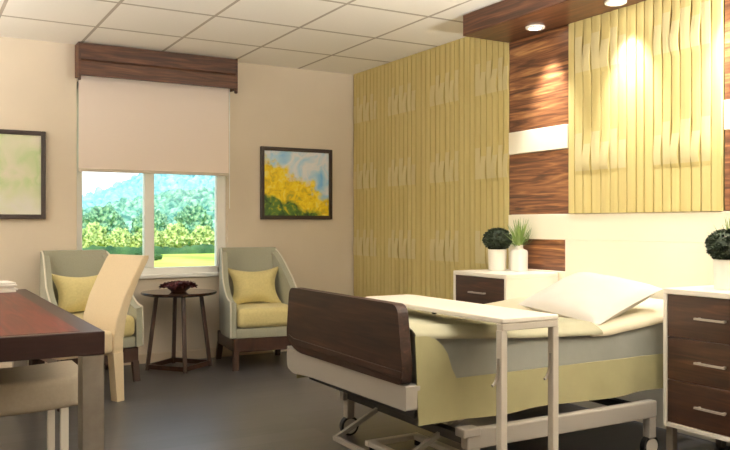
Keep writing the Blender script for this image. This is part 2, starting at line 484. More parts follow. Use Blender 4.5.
# ------------------------------------------------------------------ headboard wall
CY = -3.56
def slat_panel(name, label, y0, y1, z0, z1, xf=-.030):
    """vertical bevelled slats that twist a little in staggered patches; one mesh plus its backing"""
    t = thing(name, label, 'wall panel', (0, (y0+y1)/2, z0))
    bm = bm_new(); n = max(1, round((y1-y0)/.068)); ws = [random.uniform(.85, 1.15) for _ in range(n)]
    s = sum(ws); ws = [w*(y1-y0)/s for w in ws]
    y = y1
    for k, w in enumerate(ws):
        ya, yb = y-.0022, y-w+.0022; y -= w
        ph = random.uniform(0, 6); ym = (ya+yb)/2
        rows = []; pale = []
        zs = sorted({round(z0 + (z1-z0)*i/12, 4) for i in range(13)} | {round(q, 4) for zc in (2.33, 1.68, 1.03, .38) for q in [zc-.15+.30*j/12 for j in range(13)] if z0 < q < z1})
        col = ((-ym + (.075 if y1 > -1 else .325)) % .65)/.65              # each .65 m tile carries one carved patch
        on = max(0., 1 - abs(col-.5)/.33)**.5 if abs(col-.5) < .33 else 0.
        on *= 1 - .35*(k % 2)
        for z in zs:
            out = 0.; sh = 0.
            for zc in (2.33, 1.68, 1.03, .38):
                if zc-.15 < z < zc+.15:
                    f = (z-(zc-.15))/.30
                    out = .015*on*math.sin(PI*f**.6)**1.5; sh = .006*on*math.sin(f*PI*2)*((-1)**k)
            a = bm.verts.new((xf+.014, ya+sh, z)); b = bm.verts.new((xf-out, ya-.003+sh, z))
            mid = bm.verts.new((xf-.0015-out, ym+sh, z))
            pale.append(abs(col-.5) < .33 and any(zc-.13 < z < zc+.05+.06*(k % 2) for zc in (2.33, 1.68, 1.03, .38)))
            c = bm.verts.new((xf-out, yb+.003+sh, z)); d = bm.verts.new((xf+.014, yb+sh, z))
            rows.append((a, b, mid, c, d))
        for r0, r1, pl in zip(rows, rows[1:], pale):
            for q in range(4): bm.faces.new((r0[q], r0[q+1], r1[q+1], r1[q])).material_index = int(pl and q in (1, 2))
        for r in (rows[0], rows[-1]): bm.faces.new(r)
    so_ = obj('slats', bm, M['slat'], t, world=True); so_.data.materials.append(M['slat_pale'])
    obj('backing', box(-.022, -.001, y0+.002, y1-.002, z0+.002, z1-.002), M['slat_groove'], t, world=True)
    return t
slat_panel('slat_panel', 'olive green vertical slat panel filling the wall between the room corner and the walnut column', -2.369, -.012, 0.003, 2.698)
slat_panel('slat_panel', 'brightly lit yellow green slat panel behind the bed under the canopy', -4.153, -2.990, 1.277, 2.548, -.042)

def wood_column(label, y0, y1):
    t = thing('walnut_column', label, 'wall panel', (0, (y0+y1)/2, 1.275))
    obj('upper_board', box(-.026, -.001, y0, y1, 1.882, 2.548, .002, 1), M['walnut'], t, world=True)
    obj('lower_board', box(-.026, -.001, y0, y1, 1.277, 1.716, .002, 1), M['walnut'], t, world=True)
    obj('band', box(-.034, -.001, y0, y1, 1.718, 1.880, .003, 1), M['cream_panel'], t, world=True)['label'] = 'cream band'
wood_column('walnut column with a cream band left of the bright slat panel', -2.980, -2.372)
wood_column('walnut column with a cream band at the right edge of the photo', -4.762, -4.157)

hb = thing('headboard_panel', 'cream wall headboard panel behind the bed and nightstands', 'headboard', (0, CY, .003))
bm = bm_new()
add_box(bm, -.036, -.001, -4.76, -2.372, 1.10, 1.274, .003, 1)      # top band
add_box(bm, -.036, -.001, -4.17, -2.955, .003, 1.10, .003, 1)      # field
add_box(bm, -.036, -.001, -2.44, -2.372, .003, 1.10, .003, 1); add_box(bm, -.036, -.001, -2.955, -2.44, .003, .885, .003, 1)
add_box(bm, -.036, -.001, -4.76, -4.685, .003, 1.10, .003, 1); add_box(bm, -.036, -.001, -4.685, -4.17, .003, .885, .003, 1)
obj('panel', bm, M['cream_panel'], hb, world=True)
obj('inset', box(-.02, -.002, -2.957, -2.438, .88, 1.105), M['walnut'], hb, world=True)['label'] = 'walnut inset left of the bed'
obj('inset', box(-.02, -.002, -4.687, -4.168, .88, 1.105), M['walnut'], hb, world=True)['label'] = 'walnut inset right of the bed'

can = thing('canopy', 'walnut ceiling canopy with downlights above the bed', 'canopy', (0, CY, 2.55))
obj('canopy_box', box(-.443, -.001, -4.762, -2.358, 2.55, 2.699, .003, 1), M['walnut_mid'], can, world=True)

def spot(name, loc, target, power, size, blend, col=(1., .9, .72), rad=.03):
    l = bpy.data.lights.new(name, 'SPOT'); l.energy = power; l.spot_size = R(size); l.spot_blend = blend
    l.color = col; l.shadow_soft_size = rad
    o = bpy.data.objects.new(name, l); COL.objects.link(o); o.location = loc
    o.rotation_euler = (Vector(target)-Vector(loc)).to_track_quat('-Z', 'Y').to_euler()
    return o
for i, (y, lab) in enumerate(((-2.82, 'round downlight in the canopy, over the walnut column'), (-3.53, 'round downlight in the canopy, over the bright slat panel'), (-4.24, 'round downlight in the canopy beyond the right of the photo'))):
    t = thing('downlight', lab, 'light', (-.18, y, 2.55), 0, 'canopy downlights')
    obj('trim_ring', lathe([(.042, -.002), (.042, -.014), (.056, -.016), (.064, -.012), (.066, -.001), (.042, -.001)], 28), M['white'], t, smooth=True)
    obj('lens', lathe([(0, -.010), (.03, -.0105), (.042, -.009), (.042, -.003), (0, -.003)], 28), M['lens'], t, smooth=True)
    s = spot('downlight_beam', (-.19, y, 2.525), (-.0, y, 1.6), 105, 60, 1., (1, .97, .92))

# ------------------------------------------------------------------ nightstands
def make_nightstand(label, y0, y1):
    x0, x1 = -.50, -.045
    t = thing('nightstand', label, 'nightstand', (x0, y1, 0), 0, 'white and walnut nightstands')
    w = y1-y0; d = x1-x0
    # local: origin at the front corner nearest the window wall; x into the wall, y negative across the front
    bm = bm_new()
    add_box(bm, 0, d, -w, 0, .846, .875, .003, 1); add_box(bm, 0, d, -.022, 0, .165, .846, .002, 1)
    add_box(bm, 0, d, -w, -w+.022, .165, .846, .002, 1); add_box(bm, 0, d, -w+.022, -.022, .165, .187, .002, 1)
    add_box(bm, d-.012, d, -w+.022, -.022, .187, .846)
    obj('carcass', bm, M['white'], t)
    for k in range(3):
        za = .190 + k*.2195; zb = za + .2165
        dr = obj('drawer', box(.004, .03, -w+.025, -.025, za, zb, .002, 1), M['walnut_dark'], t)
        zc = (za+zb)/2; yc = -w/2
        bm = bm_new()
        add_bar(bm, (-.022, yc-.085, zc), (-.022, yc+.085, zc), .012, .010)
        add_bar(bm, (-.022, yc-.07, zc), (.005, yc-.07, zc), .010); add_bar(bm, (-.022, yc+.07, zc), (.005, yc+.07, zc), .010)
        obj('handle', bm, M['chrome'], dr)
    for lx in (.03, d-.03):
        for ly in (-.03, -w+.03):
            obj('leg', box(lx-.02, lx+.02, ly-.02, ly+.02, 0, .165, .003, 1), M['steel'], t)
    return t
ns = make_nightstand('white nightstand with walnut drawers on the far, window side of the bed', -2.90, -2.32)
dup(ns, (-.50, -4.14, 0), 0, 'white nightstand with three walnut drawers on the near side of the bed')

# ------------------------------------------------------------------ plants
def leaf_quad(bm, p, d, up, l, w):
    s = d.cross(up).normalized()
    q = [p, p + d*l*.5 + s*w/2, p + d*l, p + d*l*.5 - s*w/2]
    bm.faces.new([bm.verts.new(v) for v in q])

def make_topiary(label, loc):
    t = thing('topiary', label, 'plant', loc, 0, 'clipped ball plants on the nightstands')
    obj('pot', lathe([(0, 0), (.058, 0), (.062, .004), (.066, .148), (.062, .152), (.058, .148), (.056, .13), (0, .13)], 36), M['ceramic'], t, smooth=True)
    obj('soil', lathe([(0, .135), (.055, .132), (.055, .128), (0, .128)], 24), M['soil'], t)
    obj('stem', tube([(0, 0, .13), (.004, 0, .16), (0, 0, .2)], .008, 8), M['bark'], t)
    bm = bm_new(); rnd = random.Random(3)
    r = bmesh.ops.create_icosphere(bm, subdivisions=3, radius=.094)
    for v in r['verts']: v.co *= 1 + .08*mnoise.noise(v.co*40)
    for k in range(900):
        d = Vector((rnd.gauss(0, 1), rnd.gauss(0, 1), rnd.gauss(0, 1))).normalized()
        dd = (d + Vector((rnd.uniform(-.8, .8), rnd.uniform(-.8, .8), rnd.uniform(-.8, .8)))).normalized()
        leaf_quad(bm, d*.087, dd, Vector((rnd.uniform(-1, 1), rnd.uniform(-1, 1), rnd.uniform(-1, 1))), .026, .014)
    bmesh.ops.scale(bm, verts=bm.verts, vec=(1, 1, .80)); bmesh.ops.translate(bm, verts=bm.verts, vec=(0, 0, .222))
    obj('leaf_ball', bm, M['leaf_dark'], t)
    return t

def make_grass(label, loc):
    t = thing('grass_plant', label, 'plant', loc, 0, 'grassy plants on the nightstands')
    obj('vase', lathe([(0, 0), (.055, 0), (.060, .004), (.062, .13), (.056, .146), (.030, .156), (.026, .175), (.029, .185), (.024, .185), (.021, .17), (0, .165)], 36), M['ceramic'], t, smooth=True)
    bm = bm_new(); rnd = random.Random(11)
    for k in range(110):
        a = rnd.uniform(0, 2*PI); tilt = abs(rnd.gauss(0, .52)); L = rnd.uniform(.10, .23)
        d = Vector((math.cos(a)*math.sin(tilt), math.sin(a)*math.sin(tilt), math.cos(tilt)))
        s = Vector((-math.sin(a), math.cos(a), 0)); p = Vector((math.cos(a)*.012, math.sin(a)*.012, .165))
        prev = None
        for i in range(6):
            f = i/5; w = .0048*(1-f)**.6 + .0006
            c = p + d*L*f + Vector((math.cos(a), math.sin(a), -.5))*(.05*f*f*tilt)
            c.x = min(c.x, .078)
            cur = (bm.verts.new(c-s*w), bm.verts.new(c+s*w))
            if prev: bm.faces.new((prev[0], prev[1], cur[1], cur[0]))
            prev = cur
    obj('blades', bm, M['leaf_light'], t)
    return t
tp = make_topiary('dark clipped ball plant in a white pot on the far nightstand', (-.22, -2.47, .875))
gp = make_grass('pale grassy plant in a white vase on the far nightstand, behind the dark ball plant', (-.13, -2.60, .875))
dup(tp, (-.30, -4.37, .875), 1.0, 'dark clipped ball plant in a white pot on the near nightstand')
dup(gp, (-.125, -4.275, .875), 0, 'pale grassy plant showing above the dark ball plant on the near nightstand')

# ------------------------------------------------------------------ hospital bed
bed = thing('hospital_bed', 'hospital bed with walnut footboard and pale green bedding', 'bed', (-1.08, -3.49, 0))
YN, YF = -4.05, -2.93
def ztop(x):            # top of the mattress along the bed
    if x > -.82: return .690 + (x+.82)*.10
    return .690 + .055*max(0., (-.82-x)/1.1)**1.5
def mattress_bm():
    nx = 40; bm = bm_new(); rings = []
    sec = round_poly([(YN, .45), (YN, 1), (YF, 1), (YF, .45)], [.0, .06, .06, .0], 5)
    for i in range(nx):
        x = -1.965 + (1.965-.10)*i/(nx-1); z = ztop(x) - .012
        rings.append([bm.verts.new((x, y, zz if zz < .5 else z - (1-zz))) for y, zz in sec])
    for a, b in zip(rings, rings[1:]):
        n = len(a)
        for k in range(n): bm.faces.new((a[k], a[(k+1) % n], b[(k+1) % n], b[k]))
    bm.faces.new(rings[0][::-1]); bm.faces.new(rings[-1])
    return bm
obj('mattress', mattress_bm(), M['mattress'], bed, smooth=True, world=True)
def cover_bm(x0, x1, drop, off, nx=44, wob=.006, sd=0.):
    """cloth over the top of the mattress with a short rounded overhang on both sides"""
    ys = []
    prof = [(YN-off-.004, -drop), (YN-off-.006, -drop*.75), (YN-off, -drop*.45), (YN-off+.018, -.010), (YN+.06, off)]
    prof += [(YN+.06 + (YF-YN-.12)*k/14, off) for k in range(1, 14)]
    prof += [(YF-.06, off), (YF+off-.018, -.010), (YF+off, -drop*.45), (YF+off+.006, -drop*.75), (YF+off+.004, -drop)]
    def f(u, v):
        x = x0 + (x1-x0)*u
        k = v*(len(prof)-1); i = min(int(k), len(prof)-2); t = k-i
        y = prof[i][0]*(1-t)+prof[i+1][0]*t; z = prof[i][1]*(1-t)+prof[i+1][1]*t
        w = wob*mnoise.noise(Vector((x*5+sd, y*5, 0)))
        side = abs(y-(YN+YF)/2) > (YF-YN)/2
        if side: y += (-1 if y < -3.5 else 1)*wob*.9*(1+math.sin(x*26+sd)*.6)*min(1, -z/.05)
        else: z += w + wob*.5
        return (x, y, ztop(x) + z)
    return solidify(grid_mesh(nx, len(prof)*2-1, f), .008)
obj('coverlet', cover_bm(-1.985, -.86, .040, .012), M['coverlet'], bed, smooth=True, world=True)['label'] = 'pale green coverlet'
obj('sheet', cover_bm(-.93, -.105, .05, .006, 30, .003, 4.), M['sheet'], bed, smooth=True, world=True)['label'] = 'cream fitted sheet'
def skirt_bm(sgn):
    y = (YN if sgn < 0 else YF) + sgn*.022
    def f(u, v):
        x = -1.99 + (1.99-(.30 if sgn < 0 else .53))*u
        top = .518
        if x < -1.79:
            q = max(0., (x+1.95)/.16); top = .518 + .2*math.sqrt(max(0, 1-q*q))
        bot = .335 + .012*math.sin(x*9)*.5
        z = bot + (top-bot)*v
        return (x, y + sgn*(.012*(1-v) + .006*math.sin(x*17+2)*(1-v) + .02*max(0, (-1.75-x)/.24)*(1-v)), z)
    return solidify(grid_mesh(70, 10, f), .008)
obj('bed_skirt', skirt_bm(-1), M['skirt'], bed, smooth=True, world=True)['label'] = 'yellow green spread hanging down the side'
obj('bed_skirt', skirt_bm(1), M['skirt'], bed, smooth=True, world=True)
obj('mattress_deck', box(-1.96, -.12, YN+.03, YF-.03, .345, .452, .01), M['bed_dark'], bed, world=True)
# footboard
fo = round_poly([(-4.045, .858), (-4.083, .60), (-4.078, .515), (-3.0, .515), (-2.905, .575), (-2.90, .62), (-2.935, .858)], [.05, .02, .03, .1, .03, .03, .05], 6)
fb = obj('footboard', extrude_outline(fo, 'x', -2.065, -2.012, .010, 3), M['walnut_foot'], bed, world=True)
fo2 = round_poly([(-4.085, .575), (-4.081, .545), (-2.99, .555), (-2.935, .585), (-2.93, .60), (-3.0, .585)], [.004]*6, 2)
obj('foot_rail', extrude_outline(fo2, 'x', -2.071, -2.060, .003, 2), M['walnut_foot'], fb, world=False).location = -Vector(bed.location)
obj('foot_beam', extrude_outline(round_poly([(-4.09, .405), (-4.09, .512), (-2.90, .512), (-2.87, .53), (-2.87, .41), (-2.95, .385), (-3.2, .40)], [.012, .008, .0, .01, .03, .03, 0], 4), 'x', -2.05, -1.975, .006, 2), M['bed_metal'], bed, world=True)
# chassis
for y in (-4.10, -2.955):
    obj('side_rail', box(-1.75, -.525, y-.025, y+.025, .205, .292, .008), M['bed_metal'], bed, world=True)
    obj('rail_cap', box(-1.775, -1.68, y-.034, y+.034, .262, .302, .006), M['bed_metal'], bed, world=True)
    for x in (-1.70, -.555):
        lg = obj('leg', box(x-.025, x+.025, y-.024, y+.024, .10, .21, .006), M['bed_metal'], bed, world=True)
        wheel = bm_new()
        bmesh.ops.create_cone(wheel, cap_ends=True, segments=28, radius1=.055, radius2=.055, depth=.03, matrix=Matrix.Translation((x, y, .056)) @ Matrix.Rotation(PI/2, 4, 'X'))
        bmesh.ops.translate(wheel, verts=wheel.verts, vec=-Vector(bed.location))
        w = obj('caster_wheel', wheel, M['rubber'], lg, smooth=True)
        hub = bm_new()
        bmesh.ops.create_cone(hub, cap_ends=True, segments=24, radius1=.042, radius2=.042, depth=.036, matrix=Matrix.Translation((x, y, .056)) @ Matrix.Rotation(PI/2, 4, 'X'))
        bmesh.ops.translate(hub, verts=hub.verts, vec=-Vector(bed.location))
        obj('caster_hub', hub, M['table_metal'], lg, smooth=True)
bm = bm_new()
add_bar(bm, (-1.70, -4.10, .235), (-1.70, -2.955, .235), .05, .04); add_bar(bm, (-.555, -4.10, .235), (-.555, -2.955, .235), .05, .04)
add_box(bm, -1.5, -.6, -3.75, -3.25, .27, .35, .01)
obj('chassis', bm, M['bed_dark'], bed, world=True)
bm = bm_new()
add_bar(bm, (-1.97, -3.88, .10), (-1.97, -3.29, .10), .022)
for y in (-3.30, -3.87): add_bar(bm, (-1.975, y, .097), (-1.55, y, .30), .022)
obj('pedal_frame', bm, M['bed_metal'], bed, world=True)

# pillow on the bed
pb = pillow_bm(.62, .50, .19, .05, 26, seed=2)
pil = obj('bed_pillow', pb, M['linen'], None, smooth=True)
pil.rotation_euler = (R(20), R(5), R(-90)); pil.location = (-.605, -3.72, .800)
tag(pil, 'large white pillow at the head of the bed', 'pillow')

# ------------------------------------------------------------------ overbed table
ot = thing('overbed_table', 'white overbed table on a slim metal frame reaching over the bed', 'table', (-1.61, -4.37, 0))
TX0, TX1, TYN, TYF, TZ = -1.77, -1.455, -4.385, -3.22, .815
obj('tabletop', extrude_outline(round_poly([(TX0, TYN), (TX1, TYN), (TX1, TYF), (TX0, TYF)], [.01, .01, .06, .06], 5), 'z', TZ-.022, TZ, .005, 2), M['white'], ot, world=True)
for x in (TX0+.015, TX1-.015):
    obj('leg', box(x-.017, x+.017, TYN+.004, TYN+.038, .055, TZ-.05, .003, 1), M['table_metal'], ot, world=True)
    obj('bracket', tube([(x-.012, TYN+.02+.16*(1-math.cos(a))*.0+.0, .64-.0) if False else (x-.017-.035*(1-math.sin(a)), TYN+.02, .54+.11*(1-math.cos(a))) for a in [k*PI/2/8 for k in range(9)]][::-1], .006, 8), M['steel'], ot, world=True)
    obj('foot', box(x-.02, x+.02, TYN-.02, -3.29, .028, .058, .004, 1), M['table_metal'], ot, world=True)
obj('top_bar', box(TX0+.002, TX1-.002, TYN+.002, TYN+.040, TZ-.052, TZ-.0225, .003, 1), M['table_metal'], ot, world=True)
obj('base_bar', box(TX0-.01, TX1+.01, -3.31, -3.27, .028, .056, .004, 1), M['table_metal'], ot, world=True)
obj('knob', lathe([(0, 0), (.012, 0), (.012, -.018), (0, -.02)], 14, (-1.70, -3.80, TZ-.022)), M['rubber'], ot, world=True)
for x in (TX0+.015, TX1-.015):
    for y in (TYN, -3.31):
        bm = bm_new(); bmesh.ops.create_cone(bm, cap_ends=True, segments=14, radius1=.016, radius2=.016, depth=.03, matrix=Matrix.Translation((x, y, .015)))
        obj('glide', bm, M['rubber'], ot, world=True)

# ------------------------------------------------------------------ armchairs (local: front is -y)
def arm_bm(s):
    ny, nz = 22, 9
    def top(y):
        f = min(1., max(0., (y+.32)/.60)); g = f*f*(3-2*f)
        return .57 + .415*g**1.25 + .02*math.sin(f*PI)
    def xo(y, z):
        return .325 - .055*min(1., max(0., (y+.05)/.32)) - .02*max(0., (z-.6)/.4)
    bm = bm_new(); th = .055; G = []
    for i in range(ny):
        y = -.345 + .635*i/(ny-1); o, n = [], []
        for j in range(nz):
            z = .27 + (top(y)-.27)*j/(nz-1)
            yy = y + .07*max(0, (z-.45)/.5)*(i/(ny-1))
            o.append(bm.verts.new((s*xo(y, z), yy, z))); n.append(bm.verts.new((s*(xo(y, z)-th), yy, z - (.012 if j == nz-1 else 0))))
        G.append((o, n))
    for (o0, n0), (o1, n1) in zip(G, G[1:]):
        for j in range(nz-1):
            bm.faces.new((o0[j], o1[j], o1[j+1], o0[j+1])); bm.faces.new((n0[j], n0[j+1], n1[j+1], n1[j]))
        bm.faces.new((o0[-1], o1[-1], n1[-1], n0[-1])); bm.faces.new((o0[0], n0[0], n1[0], o1[0]))
    for o, n in (G[0], G[-1]):
        for j in range(nz-1): bm.faces.new((o[j], o[j+1], n[j+1], n[j]))
    path = [G[i][0][-1].co.copy() + Vector((-s*.006, 0, .003)) for i in range(ny)]
    front = [Vector((s*.319, -.348, z)) for z in (.28, .37, .47, .53)]
    return bm, front + path
def make_armchair(label, loc, rot):
    t = thing('armchair', label, 'armchair', loc, rot, 'grey armchairs by the window')
    bm = bm_new()
    def bk(u, v, off):
        x = (u-.5)*2; z = .32 + v*.675
        y = .205 + .085*max(0, (z-.45)/.55) + .02*x*x*(-1) + off
        return (x*(.245+.01*(1-v)), y, z - .012*(1-abs(x)**3)*0)
    n = 12; A = [[bm.verts.new(bk(i/n, j/n, 0)) for j in range(n+1)] for i in range(n+1)]
    B = [[bm.verts.new(bk(i/n, j/n, .085)) for j in range(n+1)] for i in range(n+1)]
    for i in range(n):
        for j in range(n):
            bm.faces.new((A[i][j], A[i+1][j], A[i+1][j+1], A[i][j+1])); bm.faces.new((B[i][j], B[i][j+1], B[i+1][j+1], B[i+1][j]))
    for i in range(n):
        bm.faces.new((A[i][n], A[i+1][n], B[i+1][n], B[i][n])); bm.faces.new((A[i][0], B[i][0], B[i+1][0], A[i+1][0]))
        bm.faces.new((A[0][i], A[0][i+1], B[0][i+1], B[0][i])); bm.faces.new((A[n][i], B[n][i], B[n][i+1], A[n][i+1]))
    obj('backrest', bm, M['grey_fabric'], t, smooth=True)
    for s in (-1, 1):
        b, path = arm_bm(s)
        a = obj('arm', b, M['grey_fabric'], t, smooth=True)
        obj('piping', tube(path, .007, 8), M['piping'], a, smooth=True)
    obj('seat_base', box(-.268, .268, -.335, .23, .262, .345, .012), M['grey_fabric'], t, smooth=True)
    cb = box(-.262, .262, -.365, .205, .347, .51, .045, 4)
    obj('seat_cushion', cb, M['yellow_fabric'], t, smooth=True)
    bm = bm_new(); add_box(bm, -.29, .29, -.335, -.295, .15, .262, .005, 1); add_box(bm, -.29, .29, .24, .28, .15, .262, .005, 1)
    add_box(bm, -.29, -.25, -.295, .24, .15, .262, .005, 1); add_box(bm, .25, .29, -.295, .24, .15, .262, .005, 1)
    obj('wood_base', bm, M['dark_wood'], t)
    for sx in (-1, 1):
        obj('leg', bar((sx*.268, -.315, .155), (sx*.275, -.335, 0), .048, w1=.028), M['dark_wood'], t)
        obj('leg', bar((sx*.268, .26, .155), (sx*.275, .31, 0), .048, w1=.028), M['dark_wood'], t)
    return t
AR1, AR2 = R(-7), R(7)
ac = make_armchair('grey armchair with yellow seat between the side table and the bed', (-1.23, -.44, 0), AR1)
al = dup(ac, (-2.67, -.47, 0), AR2, 'grey armchair with yellow seat left of the window, behind the dark table')
def lumbar(label, root, rz):
    p = obj('throw_pillow', pillow_bm(.52, .38, .14, .28, 20, seed=rz), M['yellow_fabric'], None, smooth=True)
    c = Vector((0, .095, .655)); m = Matrix.Rotation(rz, 3, 'Z')
    p.location = Vector(root.location) + m @ c
    p.rotation_euler = (R(72), 0, rz)
    tag(p, label, 'pillow', 'yellow throw pillows on the armchairs')
    return p
lumbar('yellow throw pillow on the armchair nearest the bed', ac, AR1)
lumbar('yellow throw pillow on the armchair left of the window', al, AR2)

# ------------------------------------------------------------------ side table and flowers
TC = Vector((-1.905, -.37, 0))
st = thing('side_table', 'round dark wood side table between the two armchairs', 'table', TC)
obj('tabletop', lathe([(0, .612), (.27, .612), (.305, .622), (.312, .630), (.312, .638), (.308, .642), (0, .642)], 48), plain('polished espresso', (48, 30, 22), .08), st, smooth=True)
cam_dir = Vector((-2.05, -6.56)).normalized(); a0 = math.atan2(cam_dir.y, cam_dir.x) + R(11)
feet = []
for k in range(4):
    a = a0 + k*PI/2; c, s = math.cos(a), math.sin(a)
    obj('leg', bar((.185*c, .185*s, .614), (.262*c, .262*s, 0), .030, axis=(-s, c, 0)), M['dark_wood'], st)
    feet.append(Vector((.258*c, .258*s, .03)))
for k in range(4):
    obj('stretcher', bar(feet[k], feet[(k+1) % 4], .022, .036), M['dark_wood'], st)
fl = thing('flower_bowl', 'dark red flowers in a low dark bowl on the side table', 'flowers', TC + Vector((-.01, -.02, .642)))
obj('bowl', lathe([(0, 0), (.06, 0), (.065, .008), (.10, .035), (.115, .052), (.110, .052), (.09, .036), (.05, .016), (0, .014)], 32), M['dark_wood'], fl, smooth=True)
def blossom(seed):
    bm = bm_new(); rnd = random.Random(seed)
    for ring, (np_, tilt, l) in enumerate(((6, 1.15, .055), (6, .75, .05), (4, .35, .04))):
        for k in range(np_):
            a = 2*PI*k/np_ + ring*.5 + rnd.uniform(-.1, .1)
            out = Vector((math.cos(a), math.sin(a), 0)); s = Vector((-math.sin(a), math.cos(a), 0))
            prev = None
            for i in range(5):
                f = i/4; th = tilt*(.35+.65*f); w = .018*math.sin(PI*(.15+.8*f))
                c = out*l*f*math.sin(th) + Vector((0, 0, l*f*math.cos(th)))
                cur = [bm.verts.new(c - s*w + out*.004), bm.verts.new(c - out*.003), bm.verts.new(c + s*w + out*.004)]
                if prev:
                    for q in range(2): bm.faces.new((prev[q], prev[q+1], cur[q+1], cur[q]))
                prev = cur
    return bm
rnd = random.Random(5)
spots = [(0, 0, .055)] + [(.062*math.cos(k*PI/3), .062*math.sin(k*PI/3), .045) for k in range(6)] + [(.112*math.cos(k*PI/3.5+.3), .112*math.sin(k*PI/3.5+.3), .035) for k in range(7)]
for k, (x, y, z) in enumerate(spots):
    f = obj('blossom', blossom(k), M['petal'], fl, loc=(x, y, z)); f.rotation_euler = (-y*5, x*5, rnd.uniform(0, 6))

# ------------------------------------------------------------------ dining table, chair, bench
TB = dict(x0=-4.20, x1=-3.175, y0=-3.535, y1=-1.03, z=.76)
dt = thing('dining_table', 'long dark mahogany table with square steel legs, at the left edge of the photo', 'table', ((TB['x0']+TB['x1'])/2, (TB['y0']+TB['y1'])/2, 0))
obj('tabletop', box(TB['x0'], TB['x1'], TB['y0'], TB['y1'], .664, TB['z'], .004, 2), M['table_edge'], dt, world=True)
obj('top_veneer', box(TB['x0']+.09, TB['x1']-.09, TB['y0']+.05, TB['y1']-.16, TB['z']-.002, TB['z']+.001), M['table_wood'], dt, world=True)['label'] = 'reddish mahogany veneer field'
for x in (TB['x0']+.05, TB['x1']-.046):
    for y in (TB['y0']+.05, TB['y1']-.05):
        obj('leg', box(x-.045, x+.045, y-.045, y+.045, 0, .664, .004, 1), M['steel'], dt, world=True)
pp = bm_new()
for k, (dx, dy, a) in enumerate(((0, 0, 0), (.01, .005, .04), (-.006, .01, -.03), (.004, -.004, .02), (-.004, .006, .05))):
    s = bm_new(); add_box(s, -.15, .15, -.105, .105, k*.013, k*.013+.0125, .002, 1)
    bmesh.ops.rotate(s, verts=s.verts, matrix=Matrix.Rotation(a, 3, 'Z')); bmesh.ops.translate(s, verts=s.verts, vec=(dx, dy, 0))
    me = bpy.data.meshes.new('tmp'); s.to_mesh(me); s.free(); pp.from_mesh(me); bpy.data.meshes.remove(me)
o = obj('paper_stack', pp, M['paper'], None, loc=(-3.425, -1.19, .76), rot=(0, 0, .1)); tag(o, 'white stack of papers on the far end of the dark table', 'papers')

dc = thing('dining_chair', 'cream upholstered high-back dining chair at the dark table', 'chair', (-2.89, -1.27, 0), R(-70))
prof_c = [(.0, .185), (.2, .185), (.42, .195), (.56, .215), (.70, .262), (.84, .33), (.95, .392), (.985, .41)]   # (z, y) middle of the back
def back_bm():
    bm = bm_new(); rings = []; pts = []
    for i in range(len(prof_c)-1):
        (za, ya), (zb, yb) = prof_c[i], prof_c[i+1]
        if zb <= .3: continue
        for k in range(4): t = k/4; pts.append((za+(zb-za)*t, ya+(yb-ya)*t))
    pts = [p for p in pts if p[0] > .28] + [prof_c[-1]]
    for z, y in pts:
        th = .078 - .022*max(0, (z-.5)/.5); w = .215 + .012*max(0, (z-.5)/.5)
        if z > .975: th *= .8
        sec = round_poly([(-w, y-th/2), (w, y-th/2), (w, y+th/2), (-w, y+th/2)], .014, 3)
        rings.append([bm.verts.new((x, yy, z)) for x, yy in sec])
    for a, b in zip(rings, rings[1:]):
        n = len(a)
        for k in range(n): bm.faces.new((a[k], a[(k+1) % n], b[(k+1) % n], b[k]))
    bm.faces.new(rings[0][::-1]); bm.faces.new(rings[-1])
    return bm
obj('backrest', back_bm(), M['cream_fabric'], dc, smooth=True)
obj('seat', box(-.225, .225, -.245, .15, .33, .485, .03, 4), M['cream_fabric'], dc, smooth=True)
for sx in (-1, 1):
    obj('leg', bar((sx*.185, .185, .33), (sx*.19, .20, 0), .075, w1=.055), M['cream_fabric'], dc)
    obj('leg', bar((sx*.185, -.20, .34), (sx*.19, -.21, 0), .05, w1=.035), M['dark_wood'], dc)['label'] = 'dark wooden leg'

bn = thing('bench', 'oatmeal upholstered bench tucked under the dark table', 'bench', (-3.50, -2.75, 0))
def bench_seat():
    n = 20; bm = bm_new(); rings = []
    for i in range(n+1):
        x = -.36 + .72*i/n; s = (i/n-.5)*2
        zt = .478 + .045*(abs(s)**2.2)*(1 if s < 0 else .35); zb = .325 + .02*abs(s)**2
        sec = round_poly([(-.24, zb), (.24, zb), (.24, zt), (-.24, zt)], .035, 4)
        k = 1 - .12*max(0, abs(s)-.9)/.1
        rings.append([bm.verts.new((x, y*k, z)) for y, z in sec])
    for a, b in zip(rings, rings[1:]):
        m = len(a)
        for k in range(m): bm.faces.new((a[k], a[(k+1) % m], b[(k+1) % m], b[k]))
    bm.faces.new(rings[0][::-1]); bm.faces.new(rings[-1])
    return bm
obj('seat', bench_seat(), M['bench_fabric'], bn, smooth=True)
for sx in (-.29, .26):
    for sy in (-.2, .2):
        obj('leg', bar((sx, sy, .34), (sx, sy, 0), .035, w1=.028), M['white'], bn)

